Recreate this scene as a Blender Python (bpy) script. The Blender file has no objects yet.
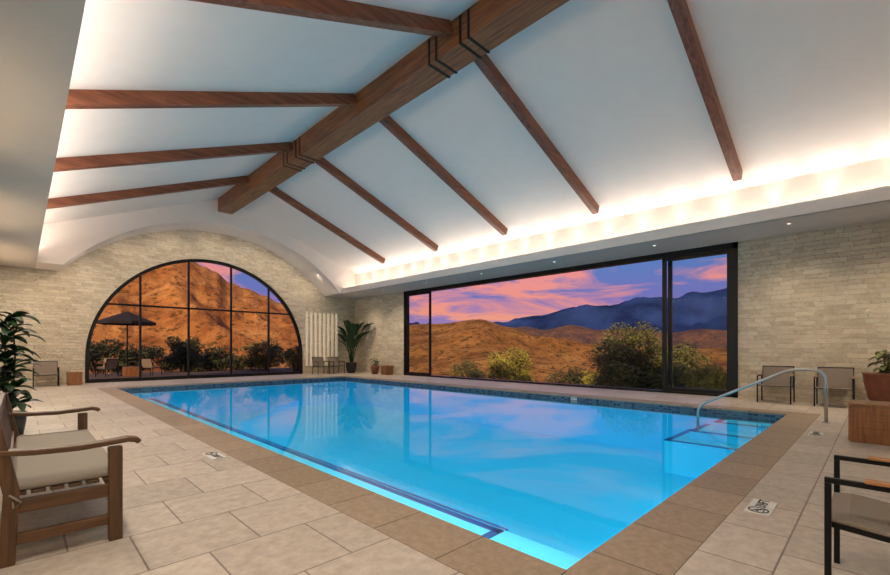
import bpy, math, random
from mathutils import Vector, noise, Matrix
random.seed(7)
sc = bpy.context.scene
sc.view_settings.view_transform = 'Standard'
COL = sc.collection

# ------------------------------------------------------------------ materials
def nt(name):
    m = bpy.data.materials.new(name); m.use_nodes = True
    t = m.node_tree; t.nodes.clear()
    o = t.nodes.new('ShaderNodeOutputMaterial')
    return m, t, o
def N(t, typ, **kw):
    n = t.nodes.new(typ)
    for k, v in kw.items():
        if k in n.inputs: n.inputs[k].default_value = v
        else: setattr(n, k, v)
    return n
def c4(c): return (c[0], c[1], c[2], 1)
def ramp(t, stops):
    r = t.nodes.new('ShaderNodeValToRGB')
    e = r.color_ramp.elements
    while len(e) < len(stops): e.new(0.5)
    for i, (p, c) in enumerate(stops):
        e[i].position = p; e[i].color = c4(c)
    return r
def coords(t, scale=(1, 1, 1), swz=None):
    tc = t.nodes.new('ShaderNodeTexCoord')
    out = tc.outputs['Object']
    if swz:
        s = t.nodes.new('ShaderNodeSeparateXYZ'); c = t.nodes.new('ShaderNodeCombineXYZ')
        t.links.new(out, s.inputs[0])
        for i, a in enumerate(swz):
            t.links.new(s.outputs[a], c.inputs[i])
        out = c.outputs[0]
    mp = t.nodes.new('ShaderNodeMapping'); mp.inputs['Scale'].default_value = scale
    t.links.new(out, mp.inputs['Vector'])
    return mp.outputs[0]
def pm(name, col, rough=.5, metal=0, var=0.0, scale=6, bump=0, stretch=(1, 1, 1), emis=None, es=0, spec=.5):
    m, t, o = nt(name)
    b = N(t, 'ShaderNodeBsdfPrincipled'); b.inputs['Base Color'].default_value = c4(col)
    b.inputs['Roughness'].default_value = rough; b.inputs['Metallic'].default_value = metal
    b.inputs['Specular IOR Level'].default_value = spec
    v = coords(t, stretch)
    n = N(t, 'ShaderNodeTexNoise', Scale=scale, Detail=6.0); t.links.new(v, n.inputs['Vector'])
    lo = [max(0, x*(1-var)) for x in col]; hi = [min(1, x*(1+var)) for x in col]
    r = ramp(t, [(.3, lo), (.7, hi)]); t.links.new(n.outputs['Fac'], r.inputs[0])
    t.links.new(r.outputs[0], b.inputs['Base Color'])
    if bump:
        bp = N(t, 'ShaderNodeBump', Strength=bump, Distance=.02); t.links.new(n.outputs['Fac'], bp.inputs['Height'])
        t.links.new(bp.outputs[0], b.inputs['Normal'])
    if emis:
        b.inputs['Emission Color'].default_value = c4(emis); b.inputs['Emission Strength'].default_value = es
    t.links.new(b.outputs[0], o.inputs[0])
    return m
def wood(name, dark, light, axis='X', rough=.45, sc_=1.0):
    st = {'X': (.5, 7, 7), 'Y': (7, .5, 7), 'Z': (7, 7, .5)}[axis]
    m, t, o = nt(name)
    b = N(t, 'ShaderNodeBsdfPrincipled', Roughness=rough)
    v = coords(t, tuple(s*sc_ for s in st))
    n = N(t, 'ShaderNodeTexNoise', Scale=2.5, Detail=8.0, Distortion=.8); t.links.new(v, n.inputs['Vector'])
    r = ramp(t, [(.28, dark), (.5, [(a+b_)/2 for a, b_ in zip(dark, light)]), (.72, light)])
    t.links.new(n.outputs['Fac'], r.inputs[0]); t.links.new(r.outputs[0], b.inputs['Base Color'])
    bp = N(t, 'ShaderNodeBump', Strength=.3, Distance=.01); t.links.new(n.outputs['Fac'], bp.inputs['Height'])
    t.links.new(bp.outputs[0], b.inputs['Normal']); t.links.new(b.outputs[0], o.inputs[0])
    return m
def stone(name, swz):
    m, t, o = nt(name)
    b = N(t, 'ShaderNodeBsdfPrincipled', Roughness=.85)
    v = coords(t, (1, 1, 1), swz)
    nd = N(t, 'ShaderNodeTexNoise', Scale=2.4, Detail=5.0); t.links.new(v, nd.inputs['Vector'])
    mx = N(t, 'ShaderNodeVectorMath', operation='MULTIPLY_ADD')
    t.links.new(nd.outputs['Color'], mx.inputs[0]); mx.inputs[1].default_value = (.45, .06, 0); t.links.new(v, mx.inputs[2])
    br = N(t, 'ShaderNodeTexBrick', offset=.37, squash=.5, squash_frequency=3)
    br.inputs['Scale'].default_value = 1
    br.inputs['Brick Width'].default_value = .42; br.inputs['Row Height'].default_value = .108
    br.inputs['Mortar Size'].default_value = .004; br.inputs['Mortar Smooth'].default_value = .7
    br.inputs['Color1'].default_value = c4((.88, .765, .61)); br.inputs['Color2'].default_value = c4((.69, .58, .44))
    br.inputs['Mortar'].default_value = c4((.47, .375, .27))
    t.links.new(mx.outputs[0], br.inputs['Vector'])
    mp2 = N(t, 'ShaderNodeMapping'); mp2.inputs['Scale'].default_value = (.8, 1.3, 1); t.links.new(v, mp2.inputs[0])
    n2 = N(t, 'ShaderNodeTexNoise', Scale=9.0, Detail=10.0, Roughness=.72); t.links.new(mp2.outputs[0], n2.inputs['Vector'])
    n3 = ramp(t, [(.32, (.35, .325, .295)), (.68, (.67, .66, .64))]); t.links.new(n2.outputs['Fac'], n3.inputs[0])
    mix = N(t, 'ShaderNodeMix', data_type='RGBA', blend_type='OVERLAY'); mix.inputs[0].default_value = .8
    t.links.new(br.outputs['Color'], mix.inputs[6]); t.links.new(n3.outputs[0], mix.inputs[7])
    t.links.new(mix.outputs[2], b.inputs['Base Color'])
    sep = N(t, 'ShaderNodeSeparateColor'); t.links.new(br.outputs['Color'], sep.inputs[0])
    ad = N(t, 'ShaderNodeMath', operation='MULTIPLY_ADD'); t.links.new(sep.outputs[0], ad.inputs[0]); ad.inputs[1].default_value = 1.8; t.links.new(n2.outputs['Fac'], ad.inputs[2])
    bp = N(t, 'ShaderNodeBump', Strength=1.0, Distance=.11); t.links.new(ad.outputs[0], bp.inputs['Height'])
    t.links.new(bp.outputs[0], b.inputs['Normal']); t.links.new(b.outputs[0], o.inputs[0])
    return m
def tiles(name, c1, c2, mort, w, h, msz=.006, off=.5, swz=None, rough=.5, shift=(0, 0, 0), var=.5, nscale=3.0, lo=.44, hi=.56):
    m, t, o = nt(name)
    b = N(t, 'ShaderNodeBsdfPrincipled', Roughness=rough)
    v = coords(t, (1, 1, 1), swz)
    av = N(t, 'ShaderNodeVectorMath', operation='ADD'); t.links.new(v, av.inputs[0]); av.inputs[1].default_value = shift
    br = N(t, 'ShaderNodeTexBrick', offset=off); br.inputs['Scale'].default_value = 1
    br.inputs['Brick Width'].default_value = w; br.inputs['Row Height'].default_value = h
    br.inputs['Mortar Size'].default_value = msz; br.inputs['Mortar Smooth'].default_value = .1
    br.inputs['Color1'].default_value = c4(c1); br.inputs['Color2'].default_value = c4(c2); br.inputs['Mortar'].default_value = c4(mort)
    t.links.new(av.outputs[0], br.inputs['Vector'])
    n2 = N(t, 'ShaderNodeTexNoise', Scale=nscale, Detail=10.0, Roughness=.7); t.links.new(v, n2.inputs['Vector'])
    n3 = ramp(t, [(.3, (lo, lo, lo)), (.7, (hi, hi, hi))]); t.links.new(n2.outputs['Fac'], n3.inputs[0])
    mix = N(t, 'ShaderNodeMix', data_type='RGBA', blend_type='OVERLAY'); mix.inputs[0].default_value = var
    t.links.new(br.outputs['Color'], mix.inputs[6]); t.links.new(n3.outputs[0], mix.inputs[7])
    t.links.new(mix.outputs[2], b.inputs['Base Color'])
    iv = N(t, 'ShaderNodeMath', operation='SUBTRACT'); iv.inputs[0].default_value = 1; t.links.new(br.outputs['Fac'], iv.inputs[1])
    bp = N(t, 'ShaderNodeBump', Strength=.3, Distance=.005); t.links.new(iv.outputs[0], bp.inputs['Height'])
    t.links.new(bp.outputs[0], b.inputs['Normal']); t.links.new(b.outputs[0], o.inputs[0])
    return m

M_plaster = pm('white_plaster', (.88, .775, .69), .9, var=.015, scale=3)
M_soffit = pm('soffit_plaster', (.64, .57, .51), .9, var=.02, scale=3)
M_stone_x = stone('ledger_stone_x', (0, 2, 1))
M_stone_y = stone('ledger_stone_y', (1, 2, 0))
M_beam_y = wood('stained_beam', (.11, .034, .01), (.36, .135, .042), 'Y')
M_beam_x = wood('stained_rafter', (.12, .034, .014), (.33, .11, .05), 'X')
M_black = pm('black_metal', (.012, .012, .013), .4, .6, var=.1)
M_bronze = pm('dark_bronze_frame', (.014, .012, .011), .4, .5, var=.1)
M_teak_x = wood('teak_x', (.05, .024, .011), (.16, .078, .034), 'X', .5, 1.5)
M_teak_z = wood('teak_z', (.05, .024, .011), (.16, .078, .034), 'Z', .5, 1.5)
M_teak_y = wood('teak_y', (.05, .024, .011), (.16, .078, .034), 'Y', .5, 1.5)
M_oteak = wood('orange_teak', (.16, .06, .02), (.38, .16, .06), 'Z', .45, 1.5)
M_cap = wood('cap_teak', (.30, .13, .04), (.55, .27, .10), 'Y', .45, 2)
M_cush = pm('beige_fabric', (.31, .27, .225), .95, var=.08, scale=120, bump=.15)
M_sling = pm('taupe_sling', (.24, .19, .15), .9, var=.15, scale=150, bump=.15)
M_steel = pm('stainless_steel', (.50, .47, .44), .32, 1, var=.05)
M_deck = tiles('deck_tile', (.61, .52, .435), (.49, .415, .345), (.24, .19, .155), .62, .62, off=.5, rough=.42, shift=(.1, .2, 0), var=.95, nscale=11, lo=.37, hi=.63)
M_cop_x = tiles('coping_tile_x', (.39, .285, .195), (.325, .235, .155), (.13, .09, .06), .62, .6, msz=.006, off=0, rough=.5, shift=(-.04, .4, 0), nscale=18, var=.9, lo=.37, hi=.63)
M_cop_y = tiles('coping_tile_y', (.39, .285, .195), (.325, .235, .155), (.13, .09, .06), .62, .6, msz=.006, off=0, swz=(1, 0, 2), rough=.5, shift=(.0, .05, 0), nscale=18, var=.9, lo=.37, hi=.63)
M_band_x = tiles('waterline_mosaic_x', (.006, .02, .07), (.08, .16, .20), (.10, .13, .15), .09, .05, msz=.006, off=0, swz=(0, 2, 1), rough=.2)
M_band_y = tiles('waterline_mosaic_y', (.006, .02, .07), (.08, .16, .20), (.10, .13, .15), .09, .05, msz=.006, off=0, swz=(1, 2, 0), rough=.2)
M_basin = pm('glowing_pool_plaster', (.003, .31, .52), .8, var=.04, scale=.6, emis=(.0, .345, .625), es=.63)  # cyan emission stands in for light scattered in the water
M_shallow = pm('glowing_bench_plaster', (.08, .50, .66), .8, var=.04, scale=2, emis=(.0, .43, .66), es=.5)  # paler colour and emission imitate brightly lit shallow water
M_step = pm('glowing_step_plaster', (.02, .40, .58), .8, var=.04, scale=2, emis=(.0, .38, .62), es=.5)  # underwater glow put into the step plaster as emission
M_bluet = pm('glowing_cobalt_tile', (.0, .035, .18), .3, var=.2, scale=20, emis=(0, .03, .25), es=.15)  # faint blue emission makes the tile lines glow underwater
M_leaf = pm('dark_leaf', (.012, .042, .01), .5, var=.5, scale=3)
M_leaf2 = pm('croton_leaf', (.12, .13, .03), .45, var=.7, scale=6)
M_shrub = pm('shrub_leaf', (.11, .12, .028), .7, var=.8, scale=.9)
M_shrub2 = pm('shrub_leaf_dark', (.05, .062, .02), .7, var=.6, scale=1.2)
M_shrub3 = pm('shrub_leaf_yellow', (.27, .26, .035), .7, var=.7, scale=1.0)
M_bark = pm('bark', (.08, .05, .03), .9, var=.3)
M_pot = pm('black_pot', (.02, .02, .02), .45, var=.2)
M_terra = pm('rust_glazed_pot', (.17, .045, .018), .4, var=.4, scale=4)
M_soil = pm('soil', (.03, .02, .015), 1, var=.4, scale=20)
M_white = pm('marker_white', (.78, .76, .73), .4, var=.02)
M_ink = pm('marker_black', (.015, .015, .015), .5)
M_canvas = pm('dark_canvas', (.02, .016, .018), .9, var=.1)
M_batten = pm('glowing_cream_batten', (.74, .64, .50), .6, var=.05, emis=(1, .80, .54), es=.20)  # soft light on the battens put in as emission
M_patio = pm('patio_concrete', (.10, .07, .05), .8, var=.2)

def m_emit(name, col, s):
    m, t, o = nt(name); e = N(t, 'ShaderNodeEmission', Strength=s); e.inputs[0].default_value = c4(col)
    t.links.new(e.outputs[0], o.inputs[0]); return m
M_glow = m_emit('lamp_glow', (1, .9, .75), 1.5)
M_poolglow = m_emit('pool_lamp_glow', (.6, .95, 1), 1.5)

def m_water():
    m, t, o = nt('pool_water')
    v = coords(t, (1, 1, 1))
    n = N(t, 'ShaderNodeTexNoise', Scale=1.6, Detail=3.0); t.links.new(v, n.inputs['Vector'])
    bp = N(t, 'ShaderNodeBump', Strength=.035, Distance=.05); t.links.new(n.outputs['Fac'], bp.inputs['Height'])
    fr = N(t, 'ShaderNodeFresnel', IOR=1.14); t.links.new(bp.outputs[0], fr.inputs['Normal'])
    tr = N(t, 'ShaderNodeBsdfTransparent'); tr.inputs[0].default_value = (.86, .98, 1, 1)
    gl = N(t, 'ShaderNodeBsdfGlossy', Roughness=.03); gl.inputs[0].default_value = (1, 1, 1, 1)
    t.links.new(bp.outputs[0], gl.inputs['Normal'])
    mx = N(t, 'ShaderNodeMixShader'); t.links.new(fr.outputs[0], mx.inputs[0]); t.links.new(tr.outputs[0], mx.inputs[1]); t.links.new(gl.outputs[0], mx.inputs[2])
    t.links.new(mx.outputs[0], o.inputs[0]); return m
M_water = m_water()
def m_glass():
    m, t, o = nt('window_glass')
    fr = N(t, 'ShaderNodeFresnel', IOR=1.10)
    tr = N(t, 'ShaderNodeBsdfTransparent'); tr.inputs[0].default_value = (.96, .97, .97, 1)
    gl = N(t, 'ShaderNodeBsdfGlossy', Roughness=.01)
    mx = N(t, 'ShaderNodeMixShader'); t.links.new(fr.outputs[0], mx.inputs[0]); t.links.new(tr.outputs[0], mx.inputs[1]); t.links.new(gl.outputs[0], mx.inputs[2])
    t.links.new(mx.outputs[0], o.inputs[0]); return m
M_glass = m_glass()

# ------------------------------------------------------------------ mesh builder
class MB:
    def __init__(s): s.v = []; s.f = []; s.mi = []; s.cur = 0
    def add(s, vs, fs):
        o = len(s.v); s.v += [tuple(v) for v in vs]
        for f in fs: s.f.append([i+o for i in f]); s.mi.append(s.cur)
        return s
    def box(s, a, b):
        x0, y0, z0 = [min(p, q) for p, q in zip(a, b)]; x1, y1, z1 = [max(p, q) for p, q in zip(a, b)]
        return s.add([(x0,y0,z0),(x1,y0,z0),(x1,y1,z0),(x0,y1,z0),(x0,y0,z1),(x1,y0,z1),(x1,y1,z1),(x0,y1,z1)],
                     [(0,3,2,1),(4,5,6,7),(0,1,5,4),(1,2,6,5),(2,3,7,6),(3,0,4,7)])
    def sweep(s, path, b, w, h, closed=False):
        P = [Vector(p) for p in path]; b = Vector(b).normalized(); n = len(P); vs = []
        for i, p in enumerate(P):
            if closed: ta = (p-P[i-1]).normalized(); tb = (P[(i+1) % n]-p).normalized()
            else:
                ta = (p-P[i-1]).normalized() if i > 0 else (P[1]-p).normalized()
                tb = (P[i+1]-p).normalized() if i < n-1 else ta
            t = (ta+tb).normalized(); c = max(.3, t.dot(ta)); nn = t.cross(b).normalized()*(h/2/c)
            vs += [p-b*w/2-nn, p+b*w/2-nn, p+b*w/2+nn, p-b*w/2+nn]
        fs = []
        for i in range(n if closed else n-1):
            a = i*4; c = ((i+1) % n)*4
            for k in range(4): fs.append((a+k, a+(k+1) % 4, c+(k+1) % 4, c+k))
        if not closed: fs += [(3,2,1,0), (n*4-4, n*4-3, n*4-2, n*4-1)]
        return s.add(vs, fs)
    def tube(s, path, r, n=10, r2=None):
        P = [Vector(p) for p in path]; m = len(P); vs = []
        up = Vector((0,0,1))
        t0 = (P[1]-P[0]).normalized()
        u = t0.cross(up) if abs(t0.dot(up)) < .95 else t0.cross(Vector((1,0,0)))
        u.normalize()
        for i, p in enumerate(P):
            ta = (P[min(i+1, m-1)]-P[max(i-1, 0)]).normalized()
            u = (u-ta*u.dot(ta)).normalized(); w = ta.cross(u)
            rr = r if r2 is None else r+(r2-r)*i/(m-1)
            for k in range(n):
                a = 2*math.pi*k/n; vs.append(p+(u*math.cos(a)+w*math.sin(a))*rr)
        fs = []
        for i in range(m-1):
            for k in range(n): fs.append((i*n+k, i*n+(k+1) % n, (i+1)*n+(k+1) % n, (i+1)*n+k))
        fs += [tuple(range(n))[::-1], tuple((m-1)*n+k for k in range(n))]
        return s.add(vs, fs)
    def lathe(s, prof, c=(0,0,0), n=32):
        vs = []; m = len(prof)
        for r, z in prof:
            for k in range(n):
                a = 2*math.pi*k/n; vs.append((c[0]+r*math.cos(a), c[1]+r*math.sin(a), c[2]+z))
        fs = []
        for i in range(m-1):
            for k in range(n): fs.append((i*n+k, i*n+(k+1) % n, (i+1)*n+(k+1) % n, (i+1)*n+k))
        fs += [tuple(range(n))[::-1], tuple((m-1)*n+k for k in range(n))]
        return s.add(vs, fs)
    def prism(s, poly, ax, a, b):
        n = len(poly)
        if ax == 'Y': A = [(p[0], a, p[1]) for p in poly]; B = [(p[0], b, p[1]) for p in poly]
        elif ax == 'X': A = [(a, p[0], p[1]) for p in poly]; B = [(b, p[0], p[1]) for p in poly]
        else: A = [(p[0], p[1], a) for p in poly]; B = [(p[0], p[1], b) for p in poly]
        fs = [tuple(range(n)), tuple(range(n, 2*n))[::-1]]
        for i in range(n): j = (i+1) % n; fs.append((i, i+n, j+n, j))
        return s.add(A+B, fs)
    def leaf(s, base, d, L, W, droop=.3, seg=6, roll=0):
        base = Vector(base); d = Vector(d).normalized(); side = d.cross(Vector((0,0,1)))
        if side.length < .1: side = Vector((1,0,0))
        side.normalize(); side = Matrix.Rotation(roll, 3, d) @ side
        vs = []; p = base.copy(); dd = d.copy()
        for i in range(seg+1):
            t = i/seg; w = W*.5*math.sin(math.pi*min(1, (t*.92+.04)))**.8
            up = side.cross(dd).normalized()*w*.35
            vs += [p-side*w+up, p, p+side*w+up]
            dd = (dd+Vector((0,0,-droop/seg*1.6))).normalized(); p = p+dd*(L/seg)
        fs = []
        for i in range(seg):
            a = i*3; fs += [(a, a+1, a+4, a+3), (a+1, a+2, a+5, a+4)]
        return s.add(vs, fs)
    def obj(s, name, mats, parent=None, bevel=0, seg=2, smooth=False, loc=(0,0,0)):
        me = bpy.data.meshes.new(name); me.from_pydata(s.v, [], s.f)
        if not isinstance(mats, (list, tuple)): mats = [mats]
        for m in mats: me.materials.append(m)
        for p, i in zip(me.polygons, s.mi): p.material_index = i; p.use_smooth = smooth
        import bmesh
        bm = bmesh.new(); bm.from_mesh(me); bmesh.ops.recalc_face_normals(bm, faces=bm.faces); bm.to_mesh(me); bm.free()
        me.update()
        o = bpy.data.objects.new(name, me); o.location = loc; COL.objects.link(o)
        if parent: o.parent = parent
        if bevel:
            b = o.modifiers.new('bevel', 'BEVEL'); b.width = bevel; b.segments = seg; b.limit_method = 'ANGLE'
        return o
def S(o): o['kind'] = 'structure'; return o
def L(o, label, cat, group=None):
    o['label'] = label; o['category'] = cat
    if group: o['group'] = group
    return o
def thing(name, loc, rz=0, label='', cat='', group=None):
    e = bpy.data.objects.new(name, None); e.empty_display_size = .2
    e.location = loc; e.rotation_euler = (0, 0, rz); COL.objects.link(e)
    return L(e, label, cat, group)
def copy_thing(root, loc, rz=None, label=None, group=None):
    kids = [o for o in COL.objects if o.parent]
    def rec(o, par):
        c = o.copy(); COL.objects.link(c)
        if par: c.parent = par
        for k in kids:
            if k.parent == o: rec(k, c)
        return c
    r = rec(root, None); r.location = loc
    if rz is not None: r.rotation_euler = (0, 0, rz)
    if label: r['label'] = label
    if group: r['group'] = group
    return r

# ------------------------------------------------------------------ dimensions
XL, XR, YN, YB = -.5, 13.1, -2.5, 20.3
YG = 18.7
SZ = 4.0
RX, RZ = 5.93, 7.4
def rz_(x): return RZ-(.385 if x > RX else .405)*abs(x-RX)
PX0, PX1, PY0, PY1 = 2.2, 10.5, 1.25, 17.2
CX0, CX1, CY0, CY1 = 1.75, 10.95, .8, 17.65

# floor
m = MB()
m.box((XL, YN, -.15), (CX0, YB+.3, 0)); m.box((CX1, YN, -.15), (XR+.3, YB+.3, 0))
m.box((CX0, YN, -.15), (CX1, CY0, 0)); m.box((CX0, CY1, -.15), (CX1, YB+.3, 0))
S(m.obj('floor', M_deck))

# stone wall with arched opening
AX0, AX1, AS = 1.68, 10.08, .9
AC = (AX0+AX1)/2; AR = (AX1-AX0)/2
arc = [(AC-AR*math.cos(math.pi*i/48), AS+AR*math.sin(math.pi*i/48)) for i in range(49)]
poly = [(XL-.3, 0), (AX0, 0)]+arc+[(AX1, 0), (XR+.3, 0), (XR+.3, 7.6), (XL-.3, 7.6)]
m = MB(); m.prism(poly, 'Y', YB, YB+.3); S(m.obj('wall_back', M_stone_x))
# window wall
WY0, WY1 = 2.56, 16.05
poly = [(YN-.3, 0), (WY0, 0), (WY0, SZ), (WY1, SZ), (WY1, 0), (YB, 0), (YB, 5.4), (YN-.3, 5.4)]
m = MB(); m.prism(poly, 'X', XR, XR+.3); S(m.obj('wall_right', M_stone_y))
m = MB(); m.box((XL-.3, YN-.3, 0), (XL, YB, 5.4)); S(m.obj('wall_left', M_stone_y))
m = MB(); m.box((XL, YN-.3, 0), (XR, YN, 7.7)); S(m.obj('wall_front', M_plaster))
# ceiling profile
m = MB()
pf = [(-.25, SZ+.1), (-.25, rz_(-.25)), (RX, RZ), (12.1, rz_(12.1)), (12.1, SZ+.1)]
pf2 = [(x + (-.12 if x < RX else (.12 if x > RX else 0)), z+(.15 if z > 4.2 else 0)) for x, z in pf]
m.prism(pf+pf2[::-1], 'Y', YN, YB)
S(m.obj('ceiling', M_plaster))
# soffits with lip
m = MB(); m.box((11.4, YN, SZ), (XR, YB, SZ+.1)); m.box((12.72, WY0-.1, SZ-.004), (12.78, WY1+.1, SZ+.001))
m.cur = 1; m.box((11.39, YN, SZ), (11.45, YB, SZ+.26))
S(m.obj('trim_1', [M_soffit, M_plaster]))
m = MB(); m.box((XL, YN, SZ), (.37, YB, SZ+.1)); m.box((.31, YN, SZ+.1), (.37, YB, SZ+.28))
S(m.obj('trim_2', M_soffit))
# gable with segmental arch
gx0, gx1, rise = 1.0, 11.2, 2.3
gc = (gx0+gx1)/2; gh = (gx1-gx0)/2; gR = (gh*gh+rise*rise)/(2*rise); gz = SZ+rise-gR
a0 = math.asin(gh/gR)
ga = [(gc+gR*math.sin(-a0+2*a0*i/48), gz+gR*math.cos(-a0+2*a0*i/48)) for i in range(49)]
poly = [(-.25, SZ+.1), (.37, SZ+.1), (.37, SZ)]+ga+[(11.39, SZ), (11.39, SZ+.1), (12.1, SZ+.1), (12.1, rz_(12.1)), (RX, RZ), (-.25, rz_(-.25))]
m = MB(); m.prism(poly, 'Y', YG, YB); S(m.obj('wall_gable', M_plaster))

# ridge beam
rb = thing('ridge_beam', (5.925, 0, 6.77), 0, 'massive dark brown timber ridge beam running under the vault', 'beam')
m = MB(); m.box((-.275, YN+.01, 0), (.275, YG-.005, .58)); m.obj('beam_body', M_beam_y, rb, bevel=.015)
for y in (12.62, 12.38, 11.82, 11.58, 6.15, 5.95, 5.32, 5.12):
    m = MB(); w = .05; e = .012
    m.box((-.275-e, y-w/2, 0-e), (-.275, y+w/2, .5)); m.box((.275, y-w/2, -e), (.275+e, y+w/2, .5)); m.box((-.275, y-w/2, -e), (.275, y+w/2, 0))
    o = m.obj('metal_strap', M_black, rb); o['label'] = 'black steel strap wrapped round the beam'
# rafters
def rafter(x0, x1):
    m = MB(); z0 = rz_(x0)-.12-RZ; z1 = rz_(x1)-.12-RZ
    m.sweep([(x0, 0, z0), (x1, 0, z1)], (0, 1, 0), .17, .23)
    return m
RYS = [15.5, 12.1, 8.78, 5.6, 2.25]
r0 = rafter(6.215, 11.5).obj('rafter', M_beam_x, bevel=.01, loc=(0, RYS[0], RZ))
L(r0, 'reddish brown timber rafter running down to the lit cove', 'rafter', 'timber rafters on the vault')
l0 = rafter(.4, 5.635).obj('rafter', M_beam_x, bevel=.01, loc=(0, RYS[0], RZ))
L(l0, 'reddish brown timber rafter sloping down from the ridge beam', 'rafter', 'timber rafters on the vault')
for y in RYS[1:]:
    for s in (r0, l0):
        c = s.copy(); c.location = (0, y, RZ); COL.objects.link(c)

# ------------------------------------------------------------------ windows
w = MB(); fy = YB+.12
path = [(AX0+.06, fy, .0), (AX0+.06, fy, AS)]+[(AC-(AR-.06)*math.cos(math.pi*i/48), fy, AS+(AR-.06)*math.sin(math.pi*i/48)) for i in range(1, 48)]+[(AX1-.06, fy, AS), (AX1-.06, fy, .0)]
w.sweep(path, (0, 1, 0), .14, .12)
w.box((AX0+.1, fy-.06, 0), (AX1-.1, fy+.06, .14))
for x in (3.36, 5.04, 6.72, 8.4):
    zt = AS+math.sqrt(max(0, (AR-.08)**2-(x-AC)**2)); w.box((x-.035, fy-.05, .1), (x+.035, fy+.05, zt))
hz = 2.95; hx = math.sqrt((AR-.08)**2-(hz-AS)**2)
w.box((AC-hx, fy-.05, hz-.035), (AC+hx, fy+.05, hz+.035))
win1 = S(w.obj('window_1', M_bronze))
g = MB(); pts = [(AX0+.1, .1)]+[(AC-(AR-.1)*math.cos(math.pi*i/48), AS+(AR-.1)*math.sin(math.pi*i/48)) for i in range(49)]+[(AX1-.1, .1)]
g.add([(x, fy, z) for x, z in pts], [tuple(range(len(pts)))]); g.obj('glass_pane', M_glass, win1)
w = MB(); fx = XR+.1
w.box((XR-.02, WY0, 0), (XR+.24, WY0+.12, SZ)); w.box((XR-.02, WY1-.12, 0), (XR+.24, WY1, SZ))
w.box((XR-.02, WY0, SZ-.14), (XR+.24, WY1, SZ)); w.box((XR-.02, WY0, 0), (XR+.24, WY1, .06))
win2 = S(w.obj('window_2', M_bronze))
def sash(y0, y1, x):
    w = MB(); z0, z1 = .06, SZ-.14
    w.box((x-.03, y0, z0), (x+.03, y0+.11, z1)); w.box((x-.03, y1-.11, z0), (x+.03, y1, z1))
    w.box((x-.03, y0+.11, z0), (x+.03, y1-.11, z0+.1)); w.box((x-.03, y0+.11, z1-.1), (x+.03, y1-.11, z1))
    f = w.obj('sliding_sash', M_bronze, win2)
    g = MB(); g.add([(x, y0+.11, z0+.1), (x, y1-.11, z0+.1), (x, y1-.11, z1-.1), (x, y0+.11, z1-.1)], [(0, 1, 2, 3)]); g.obj('glass_pane', M_glass, f)
sash(14.2, 15.93, XR+.05); sash(2.68, 4.4, XR+.05); sash(2.72, 4.28, XR+.15)

# ------------------------------------------------------------------ pool
pool = thing('swimming_pool', (0, 0, 0), 0, 'long rectangular turquoise swimming pool with brown stone coping', 'swimming pool')
m = MB()
def trap(a, b, c, d, z0=-.035, z1=0):
    m.prism([a, b, c, d], 'Z', z0, z1)
m.cur = 0
trap((CX0, CY0), (CX1, CY0), (PX1, PY0), (PX0, PY0)); trap((CX0, CY1), (PX0, PY1), (PX1, PY1), (CX1, CY1))
m.cur = 1
trap((CX0, CY0), (PX0, PY0), (PX0, PY1), (CX0, CY1)); trap((CX1, CY0), (CX1, CY1), (PX1, PY1), (PX1, PY0))
m.obj('coping', [M_cop_x, M_cop_y], pool)
e = .02
bx0, bx1, by0, by1, bz = PX0-e, PX1+e, PY0-e, PY1+e, -1.15
m = MB(); zt = -.034; zb = -.22
m.cur = 0; m.add([(bx0,by0,zb),(bx1,by0,zb),(bx1,by0,zt),(bx0,by0,zt)], [(0,1,2,3)]); m.add([(bx0,by1,zb),(bx1,by1,zb),(bx1,by1,zt),(bx0,by1,zt)], [(3,2,1,0)])
m.cur = 1; m.add([(bx0,by0,zb),(bx0,by1,zb),(bx0,by1,zt),(bx0,by0,zt)], [(3,2,1,0)]); m.add([(bx1,by0,zb),(bx1,by1,zb),(bx1,by1,zt),(bx1,by0,zt)], [(0,1,2,3)])
m.obj('waterline_tile_band', [M_band_x, M_band_y], pool)
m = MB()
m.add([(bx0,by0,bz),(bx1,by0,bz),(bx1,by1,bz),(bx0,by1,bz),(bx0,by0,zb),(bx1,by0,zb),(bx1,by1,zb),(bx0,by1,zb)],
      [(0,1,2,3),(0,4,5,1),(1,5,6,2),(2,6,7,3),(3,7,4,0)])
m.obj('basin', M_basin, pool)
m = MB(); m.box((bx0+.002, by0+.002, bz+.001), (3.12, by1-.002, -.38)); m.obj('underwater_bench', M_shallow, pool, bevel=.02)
m = MB(); m.box((3.0, 2.36, -.379), (3.075, by1-.3, -.372)); m.box((3.1, 2.36, -.46), (3.127, by1-.3, -.37)); m.box((2.86, 2.36, -.379), (3.07, 2.44, -.372))
m.obj('bench_tile_line', M_bluet, pool)
STEPS = [(9.9, 2.35, -.22), (9.4, 2.65, -.37), (8.9, 2.95, -.52)]
m = MB(); ms = MB()
for x, y, z in STEPS:
    m.box((x, by0+.002, bz+.001), (bx1-.002, y, z))
    ms.box((x, y-.10, z), (bx1-.01, y+.004, z+.008)); ms.box((x-.004, by0+.01, z), (x+.09, y, z+.008))
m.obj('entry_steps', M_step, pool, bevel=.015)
ms.obj('step_nosing_tile', M_bluet, pool)
m = MB(); m.add([(bx0,by0,-.12),(bx1,by0,-.12),(bx1,by1,-.12),(bx0,by1,-.12)], [(0,1,2,3)]); m.obj('water', M_water, pool)
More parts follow.
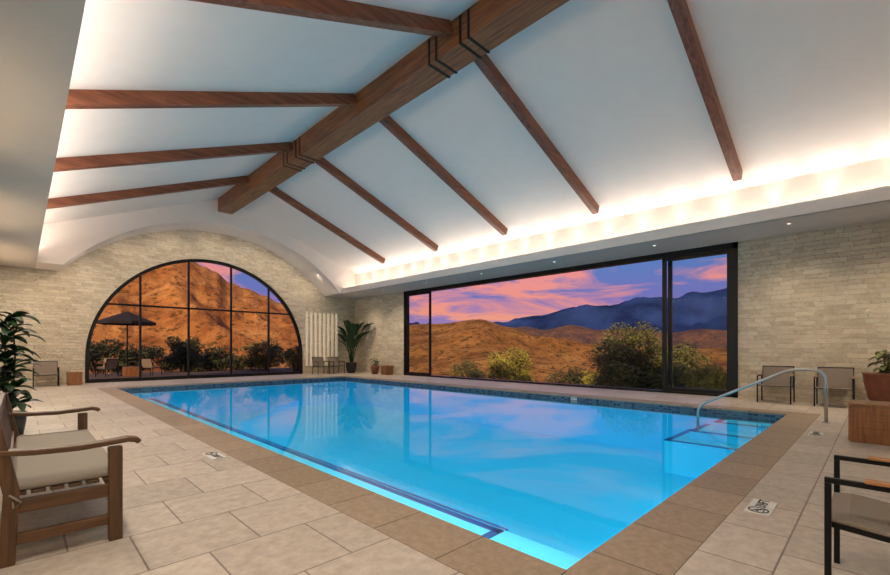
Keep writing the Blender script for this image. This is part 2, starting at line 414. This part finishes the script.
def plight(x, y, ax, sgn, en=40):
    m = MB(); R = .07; n = 20
    c = [(math.cos(2*math.pi*k/n)*R, math.sin(2*math.pi*k/n)*R) for k in range(n)]
    if ax == 'X': m.prism([(y+a, -.62+b) for a, b in c], 'X', x, x+sgn*.02)
    else: m.prism([(x+a, -.62+b) for a, b in c], 'Y', y, y+sgn*.02)
    m.obj('pool_lamp', M_poolglow, pool)
    ld = bpy.data.lights.new('underwater_lamp', 'SPOT'); ld.spot_size = 2.7; ld.spot_blend = .6; ld.shadow_soft_size = .1; ld.energy = en; ld.color = (.6, .97, 1)
    lo = bpy.data.objects.new('underwater_lamp', ld); COL.objects.link(lo)
    d = Vector((sgn, 0, -.2)) if ax == 'X' else Vector((0, sgn, -.2))
    lo.location = Vector((x, y, -.6))+d*.04; lo.rotation_euler = d.to_track_quat('-Z', 'Y').to_euler()
    lo.parent = pool
plight(3.13, 3.6, 'X', 1, 34); plight(3.13, 7.5, 'X', 1, 30); plight(3.13, 11.5, 'X', 1, 22); plight(3.13, 15, 'X', 1, 14)
plight(4.6, by0, 'Y', 1, 80); plight(7.0, by0, 'Y', 1, 75)
for y, en in ((1.9, 26), (3.4, 16), (5.0, 9), (8.0, 3), (12, 2)):
    ld = bpy.data.lights.new('bench_lamp', 'AREA'); ld.shape = 'RECTANGLE'; ld.energy = en; ld.color = (.85, 1, 1)
    lo = bpy.data.objects.new('bench_lamp', ld); COL.objects.link(lo); lo.location = (bx0+.03, y, -.17)
    lo.rotation_euler = (0, math.radians(-28), 0); ld.size, ld.size_y = .05, 1.4; lo.parent = pool

# handrail
hr = thing('pool_handrail', (9.68, .64, 0), 0, 'polished stainless steel handrail leading into the pool steps', 'handrail')
def rnd(path, rad, n=6):
    P = [Vector(p) for p in path]; out = [P[0]]
    for i in range(1, len(P)-1):
        a = (P[i-1]-P[i]); b = (P[i+1]-P[i]); r = min(rad, a.length*.49, b.length*.49)
        p0 = P[i]+a.normalized()*r; p2 = P[i]+b.normalized()*r
        for k in range(n+1):
            t = k/n; out.append(p0*(1-t)**2+P[i]*2*t*(1-t)+p2*t*t)
    out.append(P[-1]); return out
m = MB(); m.tube(rnd([(0,0,0), (0,0,.88), (0,.45,.90), (0,1.93,.12), (0,1.93,-.37)], .16), .026, 14); m.obj('rail', M_steel, hr, smooth=True)
m = MB(); m.lathe([(.0, .0), (.06, .0), (.06, .012), (.03, .025), (.0, .025)], (0,0,0), 20); m.obj('base_flange', M_steel, hr, smooth=False)

# depth marker tiles
def text_mesh(body, size):
    cu = bpy.data.curves.new('t', 'FONT'); cu.body = body; cu.size = size; cu.align_x = 'CENTER'; cu.align_y = 'CENTER'; cu.extrude = .001; cu.offset = .0015
    to = bpy.data.objects.new('t', cu); COL.objects.link(to)
    dg = bpy.context.evaluated_depsgraph_get(); me = bpy.data.meshes.new_from_object(to.evaluated_get(dg))
    bpy.data.objects.remove(to); me.materials.clear(); me.materials.append(M_ink); return me
TN, TF = text_mesh('3\u00bd', .095), text_mesh('FT', .095)
def marker(loc, rz, label):
    e = thing('depth_marker_tile', loc, rz, label, 'pool marker', 'pool depth markers')
    m = MB(); m.box((-.175, -.08, .0), (-.012, .08, .006)); m.box((.004, -.08, .0), (.20, .08, .006)); m.obj('tile_body', M_white, e)
    for me, x, nm in ((TN, .055, 'numeral_lettering'), (TF, .150, 'unit_lettering')):
        t = bpy.data.objects.new(nm, me); COL.objects.link(t); t.parent = e; t.location = (x, 0, .008)
    m = MB(); cx = -.0935
    ring = [(cx+.062*math.cos(a*math.pi/16), .062*math.sin(a*math.pi/16), .008) for a in range(32)]
    m.sweep(ring, (0,0,1), .002, .011, closed=True); m.sweep([(cx-.044, .044, .008), (cx+.044, -.044, .008)], (0,0,1), .002, .010)
    m.obj('prohibition_ring', M_ink, e)
    m = MB(); m.sweep([(cx-.04, -.006, .0085), (cx-.012, .018, .0085), (cx+.018, -.004, .0085)], (0,0,1), .002, .012)
    m.box((cx+.018, -.018, .0075), (cx+.032, -.004, .0095)); m.box((cx-.038, -.038, .0075), (cx+.012, -.031, .0095)); m.obj('diver_icon', M_ink, e)
    return e
marker((4.15, .66, 0), 0, 'white 3\u00bd FT tile with no diving symbol beside the coping')
marker((8.3, .66, 0), 0, 'white 3\u00bd FT tile with no diving symbol near handrail')
marker((1.62, 5.5, 0), -math.pi/2, 'white 3\u00bd FT tile with no diving symbol by long coping')
mk = marker((bx1-.002, 5.75, -.078), 0, 'small white depth marker set in the waterline mosaic')
mk.rotation_euler = (math.pi/2, 0, -math.pi/2); mk.scale = (.45, .45, .45)

# ------------------------------------------------------------------ furniture
def armchair(loc, rz, label, group=None):
    e = thing('armchair', loc, rz, label, 'armchair', group)
    W, D, A = .32, .30, .63; b = .026
    for sx in (-1, 1):
        x = sx*(W-b/2)
        m = MB(); m.box((x-b/2, D-b, 0), (x+b/2, D, A-b)); m.obj('leg', M_black, e, bevel=.003)
        m = MB(); m.sweep([(x, -D+.02, 0), (x, -D+.06, .4), (x, -D+.05, A-b)], (1,0,0), b, b); m.obj('leg', M_black, e, bevel=.003)
        m = MB(); m.box((x-b/2, -D+.0, A-b), (x+b/2, D, A)); ar = m.obj('armrest', M_black, e, bevel=.003)
        m = MB(); m.box((x-.027, -D+.04, A), (x+.027, D-.14, A+.016)); o = m.obj('armrest_cap', M_cap, ar, bevel=.005); o['label'] = 'teak armrest cap'
    m = MB()
    m.sweep([(-W+b, D-.02, .40), (W-b, D-.02, .40)], (0,1,0), b, b); m.sweep([(-W+b, -D+.07, .36), (W-b, -D+.07, .36)], (0,1,0), b, b)
    for sx in (-1, 1): m.sweep([(sx*(W-b*1.5), D-.03, .40), (sx*(W-b*1.5), -D+.08, .36)], (1,0,0), b, b)
    m.obj('seat_frame', M_black, e)
    m = MB(); m.sweep([(0, D-.0, .405), (0, D-.08, .416), (0, 0, .392), (0, -D+.1, .38)], (1,0,0), 2*W-b*2.4, .022); m.obj('seat', M_sling, e, bevel=.006)
    m = MB(); m.sweep([(0, -D+.09, .40), (0, -D+.03, .6), (0, -D-.04, .82)], (1,0,0), 2*W-b*2.4, .02); m.obj('backrest', M_sling, e, bevel=.006)
    m = MB()
    for sx in (-1, 1): m.sweep([(sx*(W-b*1.1), -D+.08, .38), (sx*(W-b*1.1), -D+.02, .6), (sx*(W-b*1.1), -D-.05, .84)], (1,0,0), b, b)
    m.sweep([(-W+b*.6, -D-.05, .83), (W-b*.6, -D-.05, .83)], (0,1,0), b, b)
    m.obj('back_frame', M_black, e)
    return e
ch = armchair((3.09, -.11, 0), 0, 'black metal armchair with taupe sling and teak arm caps')
G = 'matching metal sling armchairs'
ch['group'] = G
copy_thing(ch, (12.62, 1.72, 0), math.pi/2, 'black armchair with taupe sling against stone wall near the window')
copy_thing(ch, (12.62, .70, 0), math.pi/2, 'black metal armchair with taupe sling beside the rust coloured pot')
copy_thing(ch, (.62, 19.6, 0), math.pi, 'metal armchair beside a wooden block table under the stone wall')
copy_thing(ch, (10.65, 19.55, 0), math.pi, 'metal armchair in front of the slatted panel near the arched window')
copy_thing(ch, (11.5, 19.55, 0), math.pi, 'metal armchair in front of the slatted panel near the corner plant')

# teak bench
bn = thing('garden_bench', (.215, 4.58, 0), -math.pi/2, 'weathered teak garden bench with a beige cushion facing the pool', 'bench')
HW = 1.07
for sx in (-1, 1):
    x = sx*(HW-.035)
    m = MB(); m.box((x-.035, .195, 0), (x+.035, .268, .61)); m.obj('leg', M_teak_z, bn, bevel=.006)
    m = MB(); m.sweep([(x, -.27, 0), (x, -.25, .42), (x, -.33, .84)], (1,0,0), .07, .07); m.obj('leg', M_teak_z, bn, bevel=.006)
    m = MB(); pth = [(x, -.31, .655), (x, -.15, .638), (x, .05, .632), (x, .2, .642), (x, .30, .650), (x, .345, .640), (x, .36, .622)]
    m.sweep(pth, (1,0,0), .085, .034); m.obj('armrest', M_teak_y, bn, bevel=.012, seg=3)
    m = MB(); m.box((x-.02, -.25, .29), (x+.02, .205, .37)); m.box((x-.02, -.26, .11), (x+.02, .205, .17)); m.obj('side_rail', M_teak_y, bn, bevel=.005)
m = MB(); m.box((-HW+.07, .205, .31), (HW-.07, .245, .385)); m.obj('front_rail', M_teak_x, bn, bevel=.005)
m = MB()
for i in range(6): y = -.22+i*.085; m.box((-HW+.05, y-.033, .385), (HW-.05, y+.033, .405))
m.obj('seat', M_teak_x, bn, bevel=.004)
m = MB(); m.sweep([(-HW+.07, -.325, .81), (HW-.07, -.325, .81)], (0,1,0), .035, .09); m.sweep([(-HW+.07, -.265, .47), (HW-.07, -.265, .47)], (0,1,0), .03, .06)
for i in range(24):
    x = -HW+.12+i*(2*HW-.24)/23; m.sweep([(x, -.272, .49), (x, -.32, .78)], (1,0,0), .04, .016)
m.obj('backrest', M_teak_x, bn, bevel=.004)
m = MB(); m.box((-HW+.06, -.24, .408), (HW-.06, .27, .450)); m.obj('cushion', M_cush, bn, bevel=.018, seg=4, smooth=True)
m = MB(); m.tube([(HW-.01, -.25, .4), (HW+.0, -.24, .33), (HW+.005, -.21, .36), (HW+.0, -.26, .41)], .006, 8); m.obj('cushion_tie', M_cush, bn, smooth=True)

def table(loc, w, d, h, label, rz=0):
    e = thing('side_table', loc, rz, label, 'side table')
    m = MB(); n = 5
    for s in (-1, 1):
        for i in range(n):
            z0 = .02+(h-.05)*i/n; z1 = z0+(h-.05)/n-.006
            m.box((-w/2, s*d/2-.012*(s > 0)-0, z0), (w/2, s*d/2+.012*(s < 0), z1))
            m.box((s*w/2-.012*(s > 0), -d/2+.013, z0), (s*w/2+.012*(s < 0), d/2-.013, z1))
    m.box((-w/2+.02, -d/2+.02, 0), (w/2-.02, d/2-.02, h-.04)); m.obj('table_body', M_oteak, e)
    m = MB()
    for i in range(5):
        x0 = -w/2-.01+(w+.02)*i/5; m.box((x0, -d/2-.01, h-.03), (x0+(w+.02)/5-.005, d/2+.01, h))
    m.obj('table_top', M_oteak, e, bevel=.003)
    return e
table((8.25, .0, 0), .6, .6, .52, 'square slatted teak block table on the tiled deck')
table((1.35, 19.7, 0), .4, .4, .45, 'small teak block table beside the arched window')
table((12.65, 16.8, 0), .42, .42, .45, 'small teak block table against the stone wall by the window')

# potted plants
def potplant(loc, label, potm, prof, kind, H, leafm, cat='potted plant', nl=14, LL=.6, LW=.22, seed=1, spread=1.0):
    random.seed(seed)
    e = thing('potted_plant', loc, 0, label, cat)
    m = MB(); m.lathe(prof); m.obj('pot', potm, e, smooth=True)
    ph = max(z for r, z in prof); pr = prof[-1][0]
    m = MB(); m.lathe([(0, ph-.05), (pr*.85, ph-.05), (pr*.85, ph-.04), (0, ph-.03)], n=20); m.obj('soil', M_soil, e)
    m = MB(); s = MB()
    for i in range(nl):
        a = i*2.4+random.uniform(-.3, .3); t = (i+1)/nl
        if kind == 'paddle':
            lean = random.uniform(.08, .28)*spread; hh = ph+(H-ph)*random.uniform(.3, .78)
            b = Vector((math.cos(a)*.05, math.sin(a)*.05, ph-.06)); tip = Vector((math.cos(a)*lean*(hh-ph+.2), math.sin(a)*lean*(hh-ph+.2), hh))
            mid = (b+tip)/2+Vector((-math.cos(a)*.05, -math.sin(a)*.05, .1))
            s.tube([b, mid, tip], .014, 6, .008)
            d = Vector((math.cos(a)*lean*1.6, math.sin(a)*lean*1.6, 1)); m.leaf(tip, d, LL*random.uniform(.75, 1), LW, .75, 7, random.uniform(-.6, .6))
        else:
            hh = ph+(H-ph-LL*.4)*t; st = Vector((math.cos(a)*.05*(1-t)+.06*math.sin(i), math.sin(a)*.05, hh))
            for q in range(3):
                aa = a+q*2.1; d = Vector((math.cos(aa)*spread, math.sin(aa)*spread, random.uniform(.2, 1.0)))
                m.leaf(st, d, LL*random.uniform(.7, 1.1), LW, .9, 6, random.uniform(-.5, .5))
    if kind != 'paddle':
        for q in range(3):
            a = q*2.1; s.tube([(math.cos(a)*.03, math.sin(a)*.03, ph-.06), (math.cos(a)*.07, math.sin(a)*.07, (ph+H)/2), (math.cos(a)*.05, math.sin(a)*.05, H-LL*.5)], .016, 6, .008)
    s.obj('stem', M_bark if kind != 'paddle' else leafm, e, smooth=True); m.obj('foliage', leafm, e, smooth=True)
    return e
bowl = [(0, 0), (.17, 0), (.23, .12), (.27, .35), (.28, .50), (.30, .55), (.27, .55)]
potplant((12.3, 19.4, 0), 'bird of paradise plant with broad paddle leaves in a dark pot', M_pot, bowl, 'paddle', 2.75, M_leaf, nl=26, LL=.85, LW=.36, seed=3, spread=1.3)
potplant((-.12, 8.9, 0), 'leafy dark green plant in a black pot by the wall', M_pot, [(0, 0), (.16, 0), (.19, .2), (.2, .32), (.18, .34)], 'leafy', 1.85, M_leaf, nl=34, LL=.36, LW=.13, seed=5, spread=.6)
potplant((12.5, -.12, 0), 'variegated croton in a rust glazed pot', M_terra, [(0, 0), (.2, 0), (.30, .25), (.36, .55), (.38, .72), (.40, .76), (.36, .76)], 'leafy', 1.3, M_leaf2, nl=10, LL=.34, LW=.13, seed=8)
potplant((12.6, 17.7, 0), 'low green plant in a rust coloured pot', M_terra, [(0, 0), (.14, 0), (.2, .2), (.22, .42), (.2, .42)], 'leafy', .85, M_leaf, nl=5, LL=.3, LW=.1, seed=9)

# slatted wall panel; its soft light is emission in the batten material
sp = thing('slatted_wall_panel', (11.1, YB-.03, 0), 0, 'cream vertical batten panel, glow in its material, on the stone wall', 'wall panel')
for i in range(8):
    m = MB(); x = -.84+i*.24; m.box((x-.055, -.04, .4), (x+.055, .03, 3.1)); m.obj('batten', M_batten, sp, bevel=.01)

# recessed downlights
def dl(x, y, z, en, size=2.3, label='small round recessed downlight in the soffit', tilt=0):
    e = thing('downlight', (x, y, z), 0, label, 'ceiling light', 'recessed soffit downlights')
    m = MB(); m.lathe([(.0, -.012), (.065, -.012), (.07, 0), (0, 0)], n=18); m.obj('trim_ring', M_soffit, e)
    m = MB(); m.lathe([(.0, -.016), (.035, -.016), (.035, -.012), (0, -.012)], n=16); m.obj('lens', M_glow, e)
    ld = bpy.data.lights.new('downlight_lamp', 'SPOT'); ld.energy = en; ld.spot_size = size; ld.spot_blend = 1; ld.shadow_soft_size = .05; ld.color = (1, .83, .62)
    lo = bpy.data.objects.new('lamp', ld); COL.objects.link(lo); lo.parent = e; lo.location = (0, 0, -.03); lo.rotation_euler = (0, tilt, 0)
for y in (-.6, 1.4, 4.2, 7.2, 10.2, 13.2, 16.2, 18.4): dl(11.95, y, SZ, 170 if (y < 2 or y > 16) else 85)
# spots added in the arch niche to brighten the stone wall
for x in (1.6, 2.9, 4.3, 5.93, 7.5, 8.9, 10.2):
    zt = gz+math.sqrt(gR*gR-(x-gc)**2)
    e = thing('added_niche_light', (x, 19.1, zt-.03), 0, 'small added light brightening the stone in the arched niche', 'ceiling light', 'added niche fill lights')
    m = MB(); m.lathe([(0, 0), (.05, 0), (.05, .06), (0, .06)], n=16); m.obj('added_light_body', M_plaster, e)
    ld = bpy.data.lights.new('added_niche_lamp', 'SPOT'); ld.energy = 64; ld.spot_size = 2.3; ld.spot_blend = 1; ld.shadow_soft_size = .05; ld.color = (1, .83, .64)
    lo = bpy.data.objects.new('lamp', ld); COL.objects.link(lo); lo.parent = e; lo.location = (0, 0, -.02); lo.rotation_euler = (math.radians(35), 0, 0)

# ------------------------------------------------------------------ outdoors
import bisect
def elev(px, y): t = (px-445)/430; return math.degrees(math.radians(45.33)-math.atan(t)), (349-y)/430*math.cos(math.atan(t))
def prof(pts):
    q = sorted(elev(*p) for p in pts); xs = [a for a, b in q]; ys = [b for a, b in q]
    def f(th):
        if th <= xs[0]: return ys[0]
        if th >= xs[-1]: return ys[-1]
        i = bisect.bisect(xs, th); t = (th-xs[i-1])/(xs[i]-xs[i-1]); t = t*t*(3-2*t); return ys[i-1]*(1-t)+ys[i]*t
    return f
crest = prof([(60,276),(85,270),(100,267),(125,263),(150,260),(170,259),(188,263),(203,269),(215,274),(230,285),(245,291),(265,298),(280,305),(303,313),(350,320),(404,326),(437,325),(480,320),(510,327),(540,337),(600,344),(640,347),(738,348),(860,348)])
mount = prof([(303,325),(404,323),(450,324),(500,322),(540,315),(570,309),(600,308),(640,301),(670,299),(700,292),(738,286),(800,284),(900,290)])
foot = prof([(303,332),(404,331),(500,331),(525,327),(545,330),(570,326),(600,331),(640,329),(670,332),(700,328),(738,330),(860,330)])
def sst(a, b, x): t = max(0, min(1, (x-a)/(b-a))); return t*t*(3-2*t)
def grid(name, th0, th1, nth, rs, zf, mat):
    vs = []; fs = []; nr = len(rs)
    for i in range(nth):
        th = th0+(th1-th0)*i/(nth-1); c, s = math.cos(math.radians(th)), math.sin(math.radians(th))
        for r in rs: vs.append((r*c, r*s, zf(th, r, r*c, r*s)))
    for i in range(nth-1):
        for j in range(nr-1): a = i*nr+j; fs.append((a, a+1, a+nr+1, a+nr))
    m = MB(); m.add(vs, fs); return m.obj(name, mat, smooth=True)
def zh(th, r, x, y):
    if x < 14 and y < 21.5: return -3
    side = sst(56, 60, th)
    low = (-1.0-3.5*sst(16, 45, r))*(1-side)+(-.45)*side
    cz = crest(th)*120+1.25
    s = sst(38, 120, r)
    z = low+(cz-low)*s
    if r > 120: z = cz-(r-120)*.35
    env = sst(36, 70, r)*(1-sst(85, 116, r)*.9)
    n = noise.fractal(Vector((x*.03, y*.03, 3.1)), .9, 2.1, 5)
    rd = 1-abs(noise.noise(Vector((x*.03+5, y*.03, .3))))*2
    zs = 2.2*(n+rd*1.2-.6)
    n2 = noise.ridged_multi_fractal(Vector((x*.05, y*.05, 9.1)), .85, 2.2, 7, 1.0, 2.0)
    n3 = noise.turbulence(Vector((x*.25, y*.25, 1)), 5, True)
    zr = 2.2*(n2-1.8)+.6*n3
    return z+env*(zs*(1-side)+zr*side)+.12*noise.noise(Vector((x*.6, y*.6, 0)))
def m_hill(name, cols, scrub, frac, bs, rock):
    m, t, o = nt(name)
    b = N(t, 'ShaderNodeBsdfPrincipled', Roughness=.95); b.inputs['Specular IOR Level'].default_value = .1
    v = coords(t)
    n = N(t, 'ShaderNodeTexNoise', Scale=.16, Detail=10.0, Roughness=.65); t.links.new(v, n.inputs['Vector'])
    r = ramp(t, [(.34, cols[0]), (.5, cols[1]), (.66, cols[2])]); t.links.new(n.outputs['Fac'], r.inputs[0])
    n2 = N(t, 'ShaderNodeTexNoise', Scale=.9, Detail=10.0, Roughness=.7); t.links.new(v, n2.inputs['Vector'])
    r2 = ramp(t, [(frac, (0,0,0)), (frac+.06, (.85,.85,.85))]); t.links.new(n2.outputs['Fac'], r2.inputs[0])
    mx = N(t, 'ShaderNodeMix', data_type='RGBA'); t.links.new(r2.outputs[0], mx.inputs[0]); t.links.new(r.outputs[0], mx.inputs[6]); mx.inputs[7].default_value = c4(scrub)
    t.links.new(mx.outputs[2], b.inputs['Base Color'])
    bp = N(t, 'ShaderNodeBump', Strength=bs, Distance=.8 if rock else .6); t.links.new(n2.outputs['Fac'], bp.inputs['Height']); t.links.new(bp.outputs[0], b.inputs['Normal'])
    t.links.new(b.outputs[0], o.inputs[0]); return m
RS = [14+i*.9 for i in range(30)]+[41+i*1.3 for i in range(70)]
h = grid('hillside', -12, 60, 300, RS, zh, m_hill('golden_scrub_slope', [(.15, .075, .028), (.33, .165, .05), (.47, .27, .085)], (.055, .05, .02), .52, .9, False))
L(h, 'dry golden rolling hillside with scattered scrub at dusk', 'hill')
h = grid('rocky_hillside', 60.05, 100, 300, RS, zh, m_hill('orange_rock_slope', [(.28, .10, .032), (.56, .25, .075), (.72, .38, .13)], (.11, .07, .025), .54, .9, True))
L(h, 'rugged orange rocky hillside catching the last sun', 'hill')
def zf_(th, r, x, y):
    cz = foot(th)*225+1.25
    z = -12+(cz+12)*sst(140, 225, r)
    rd = 1-abs(noise.noise(Vector((x*.02, y*.02, 4))))*2
    return z+(rd*4-2)*sst(140, 170, r)*(1-.7*sst(195, 223, r))-(r-225)*.4*(r > 225)
fh = grid('foothills', -12, 58, 220, [138+i*4 for i in range(24)], zf_, m_hill('dusky_foothill', [(.08, .055, .06), (.15, .09, .07), (.23, .13, .075)], (.04, .04, .04), .53, .6, True))
L(fh, 'dusky purple brown foothills beyond the near slope', 'hill')
def zm(th, r, x, y):
    cz = mount(th)*600
    s = sst(260, 600, r)
    z = -25+(cz+25)*s
    rd = 1-abs(noise.noise(Vector((x*.012, y*.012, 2))))*2
    return z+ (rd*16-9+12*noise.fractal(Vector((x*.012, y*.012, 7)), .8, 2.1, 6))*sst(260, 420, r)*(1-.85*sst(470, 590, r))-(r-600)*.3*(r > 600)
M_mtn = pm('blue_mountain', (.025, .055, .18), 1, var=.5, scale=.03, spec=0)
mt = grid('mountain_range', -12, 62, 260, [250+i*10 for i in range(43)], zm, M_mtn)
L(mt, 'distant blue mountain range under the sunset sky', 'mountain')

m = MB(); m.box((-5, YB+.31, -.3), (16, 29, -.04)); o = m.obj('patio', M_patio); L(o, 'concrete patio outside the arched window', 'patio')

def shrub(x, y, z0, ztop, w, mat, label, n=1500, ls=.13, seed=1):
    random.seed(seed)
    e = thing('shrub', (x, y, z0), 0, label, 'shrub')
    H = (ztop-z0); m = MB(); cl = []
    for i in range(26):
        a = random.uniform(0, 6.28); q = random.random()**.5*.38*w; hz = random.uniform(.15, .88)
        cl.append((math.cos(a)*q, math.sin(a)*q, H*hz*(1-.22*q/(.38*w)), w*random.uniform(.12, .2), H*random.uniform(.11, .17)))
    for i in range(n):
        c = random.choice(cl); d = Vector((random.gauss(0, 1), random.gauss(0, 1), random.gauss(0, 1))).normalized()*random.uniform(.6, 1.1)
        p = Vector((c[0]+d.x*c[3], c[1]+d.y*c[3], c[2]+d.z*c[4]))
        u = Vector((random.gauss(0,1), random.gauss(0,1), random.gauss(0,1))).normalized(); v = u.orthogonal().normalized()*ls*.4; u = u*ls
        m.add([p-u, p+v, p+u, p-v], [(0,1,2,3)])
    m.obj('foliage', mat, e)
    s = MB()
    for i in range(5):
        c = cl[i]; s.tube([(0, 0, -.5), (c[0]*.4, c[1]*.4, H*.25), (c[0], c[1], c[2])], .05, 6, .02)
    s.obj('branch', M_bark, e)
shrub(22.7, 16.9, -2.6, 2.0, 3.5, M_shrub3, 'yellow green shrub on the slope', 7000, .09, seed=1)
shrub(20.4, 7.95, -2.0, 3.15, 4.8, M_shrub, 'large olive green shrub just beyond the opening', 18000, .09, seed=2)
shrub(19.3, 4.6, -1.8, 1.0, 2.8, M_shrub3, 'low yellow green shrub outside the sliding door', 5000, .08, seed=3)
shrub(17.6, 3.4, -1.5, .6, 2.2, M_shrub3, 'low yellow flowering shrub outside the sliding door', 4000, .08, seed=4)
shrub(25, 22.8, -3.0, .8, 3.4, M_shrub, 'rounded olive shrub on the slope', 3500, .1, seed=5)
shrub(26.0, 14.4, -3.0, .6, 3.8, M_shrub2, 'dark green shrub on the slope', 4000, .1, seed=6)
shrub(31, 9.2, -3.2, 2.6, 5.4, M_shrub, 'tall olive green shrub on the slope', 6000, seed=7)
shrub(24, 11.0, -2.6, .9, 3.2, M_shrub3, 'spreading golden shrub beside the large bush', 4500, .09, seed=15)
shrub(27, 20.0, -3.2, .5, 3.4, M_shrub2, 'small dark scrub bush on the slope', 3000, .1, seed=16)
shrub(23.5, 20.0, -2.6, .2, 3.0, M_shrub2, 'low dark scrub bush close to the opening', 3000, .09, seed=17)
shrub(10.75, 26.4, -.1, 1.9, 3.2, M_shrub, 'olive green shrub on the patio edge', 4500, .09, seed=8)
shrub(6.6, 27.6, -.1, 2.3, 2.2, M_shrub2, 'upright dark shrub behind the patio', 3500, .09, seed=9)
shrub(8.8, 28.2, -.1, 1.7, 3.0, M_shrub2, 'low dark shrub behind the patio', 3500, .09, seed=10)
shrub(3.2, 31.8, -.2, 2.1, 3.4, M_shrub2, 'dark shrub at the foot of the hill', 3500, .1, seed=11)
shrub(11.2, 23.4, -.1, 1.7, 1.6, M_shrub, 'small olive shrub close to the arched window', 2200, .08, seed=12)
shrub(5.0, 31, -.2, 1.8, 3.2, M_shrub2, 'bushy dark shrub at the foot of the hill', 3500, .1, seed=13)
shrub(7.9, 31.5, -.2, 1.5, 3.8, M_shrub2, 'spreading dark shrub at the foot of the hill', 3500, .1, seed=14)

um = thing('patio_umbrella', (3.75, 26, -.04), 0, 'dark canvas umbrella standing on the patio', 'umbrella')
m = MB(); m.tube([(0,0,0), (0,0,3.05)], .03, 10); m.obj('pole', M_black, um)
m = MB(); m.lathe([(0,0), (.3,0), (.3,.06), (.05,.1), (0,.1)], n=20); m.obj('umbrella_base', M_black, um)
m = MB(); k = 8; ap = (0,0,3.15)
ring = [(1.2*math.cos(2*math.pi*i/k), 1.2*math.sin(2*math.pi*i/k), 2.62) for i in range(k)]
rg2 = [(x, y, z-.13) for x, y, z in ring]
m.add([ap]+ring+rg2, [(0, 1+i, 1+(i+1) % k) for i in range(k)]+[(1+i, 1+k+i, 1+k+(i+1) % k, 1+(i+1) % k) for i in range(k)]); m.obj('canopy', M_canvas, um)
for i, (x, y, r) in enumerate([(2.9, 25.4, .6), (4.6, 25.2, -.9), (3.1, 27.0, 2.6)]):
    copy_thing(ch, (x, y, -.04), r, 'metal armchair on the patio near the umbrella', 'patio armchairs')
table((3.75, 24.9, -.04), .6, .6, .45, 'low teak table on the patio by the umbrella')

# ------------------------------------------------------------------ world + lights
W = bpy.data.worlds.new('dusk_sky'); sc.world = W; W.use_nodes = True; t = W.node_tree; t.nodes.clear()
o = t.nodes.new('ShaderNodeOutputWorld'); bg = t.nodes.new('ShaderNodeBackground')
tc = t.nodes.new('ShaderNodeTexCoord'); sp_ = t.nodes.new('ShaderNodeSeparateXYZ'); t.links.new(tc.outputs['Generated'], sp_.inputs[0])
r = ramp(t, [(.0, (.60, .32, .44)), (.06, (.38, .24, .54)), (.11, (.20, .20, .56)), (.2, (.11, .25, .60)), (.6, (.08, .15, .36))])
t.links.new(sp_.outputs['Z'], r.inputs[0])
mp = t.nodes.new('ShaderNodeMapping'); mp.inputs['Scale'].default_value = (1.25, 1.25, 7.5); mp.inputs['Rotation'].default_value = (.06, -.09, .4)
t.links.new(tc.outputs['Generated'], mp.inputs[0])
n = N(t, 'ShaderNodeTexNoise', Scale=2.6, Detail=10.0, Distortion=1.0, Roughness=.6); t.links.new(mp.outputs[0], n.inputs['Vector'])
cr = ramp(t, [(.46, (0,0,0)), (.60, (1,1,1))]); t.links.new(n.outputs['Fac'], cr.inputs[0])
cc = ramp(t, [(.0, (1.0, .48, .24)), (.09, (1.0, .36, .28)), (.22, (.95, .32, .36)), (.5, (.3, .2, .42))]); t.links.new(sp_.outputs['Z'], cc.inputs[0])
mx = N(t, 'ShaderNodeMix', data_type='RGBA'); t.links.new(cr.outputs[0], mx.inputs[0]); t.links.new(r.outputs[0], mx.inputs[6]); t.links.new(cc.outputs[0], mx.inputs[7])
t.links.new(mx.outputs[2], bg.inputs[0]); bg.inputs[1].default_value = .85; t.links.new(bg.outputs[0], o.inputs[0])

sd = bpy.data.lights.new('sun', 'SUN'); sd.energy = 4.0; sd.angle = .02; sd.color = (1, .66, .36)
so = bpy.data.objects.new('sun', sd); COL.objects.link(so); so.rotation_euler = Vector((.80, .46, -.52)).to_track_quat('-Z', 'Y').to_euler()

def area(name, loc, sx, sy, e, col, up='up', ry=0):
    ld = bpy.data.lights.new(name, 'AREA'); ld.shape = 'RECTANGLE'; ld.size = sx; ld.size_y = sy; ld.energy = e; ld.color = col
    lo = bpy.data.objects.new(name, ld); COL.objects.link(lo); lo.location = loc
    lo.rotation_euler = (math.pi, 0, 0) if up == 'up' else (0, ry, 0)
    return lo
warm = (1, .925, .845)
area('cove_strip', (11.75, 8.1, SZ+.13), .2, 21, 140, warm)
area('cove_strip', (.1, 8.1, SZ+.13), .2, 21, 255, warm)
for i in range(21):
    y = -1.2+i*.96
    ld = bpy.data.lights.new('cove_spot', 'SPOT'); ld.energy = 17; ld.spot_size = 1.1; ld.spot_blend = .8; ld.shadow_soft_size = .03; ld.color = warm
    lo = bpy.data.objects.new('cove_spot', ld); COL.objects.link(lo); lo.location = (11.95, y, SZ+.3); lo.rotation_euler = (math.pi, 0, 0)
for y in (1.5, 7, 12.5, 17.5):
    area('added_deck_fill', (.0, y, SZ-.02), .3, 3, 100, (1, .86, .69), 'down', 0)  # unseen fill lights added under the left soffit, no fixtures

cam = bpy.data.cameras.new('camera'); co = bpy.data.objects.new('camera', cam); COL.objects.link(co)
co.location = (0, 0, 1.25); co.rotation_euler = (math.pi/2, 0, math.radians(45.33-90))
cam.lens = 430/890*36; cam.sensor_width = 36; cam.shift_y = (349-287.5)/890; cam.clip_end = 3000; cam.clip_start = .05
sc.camera = co
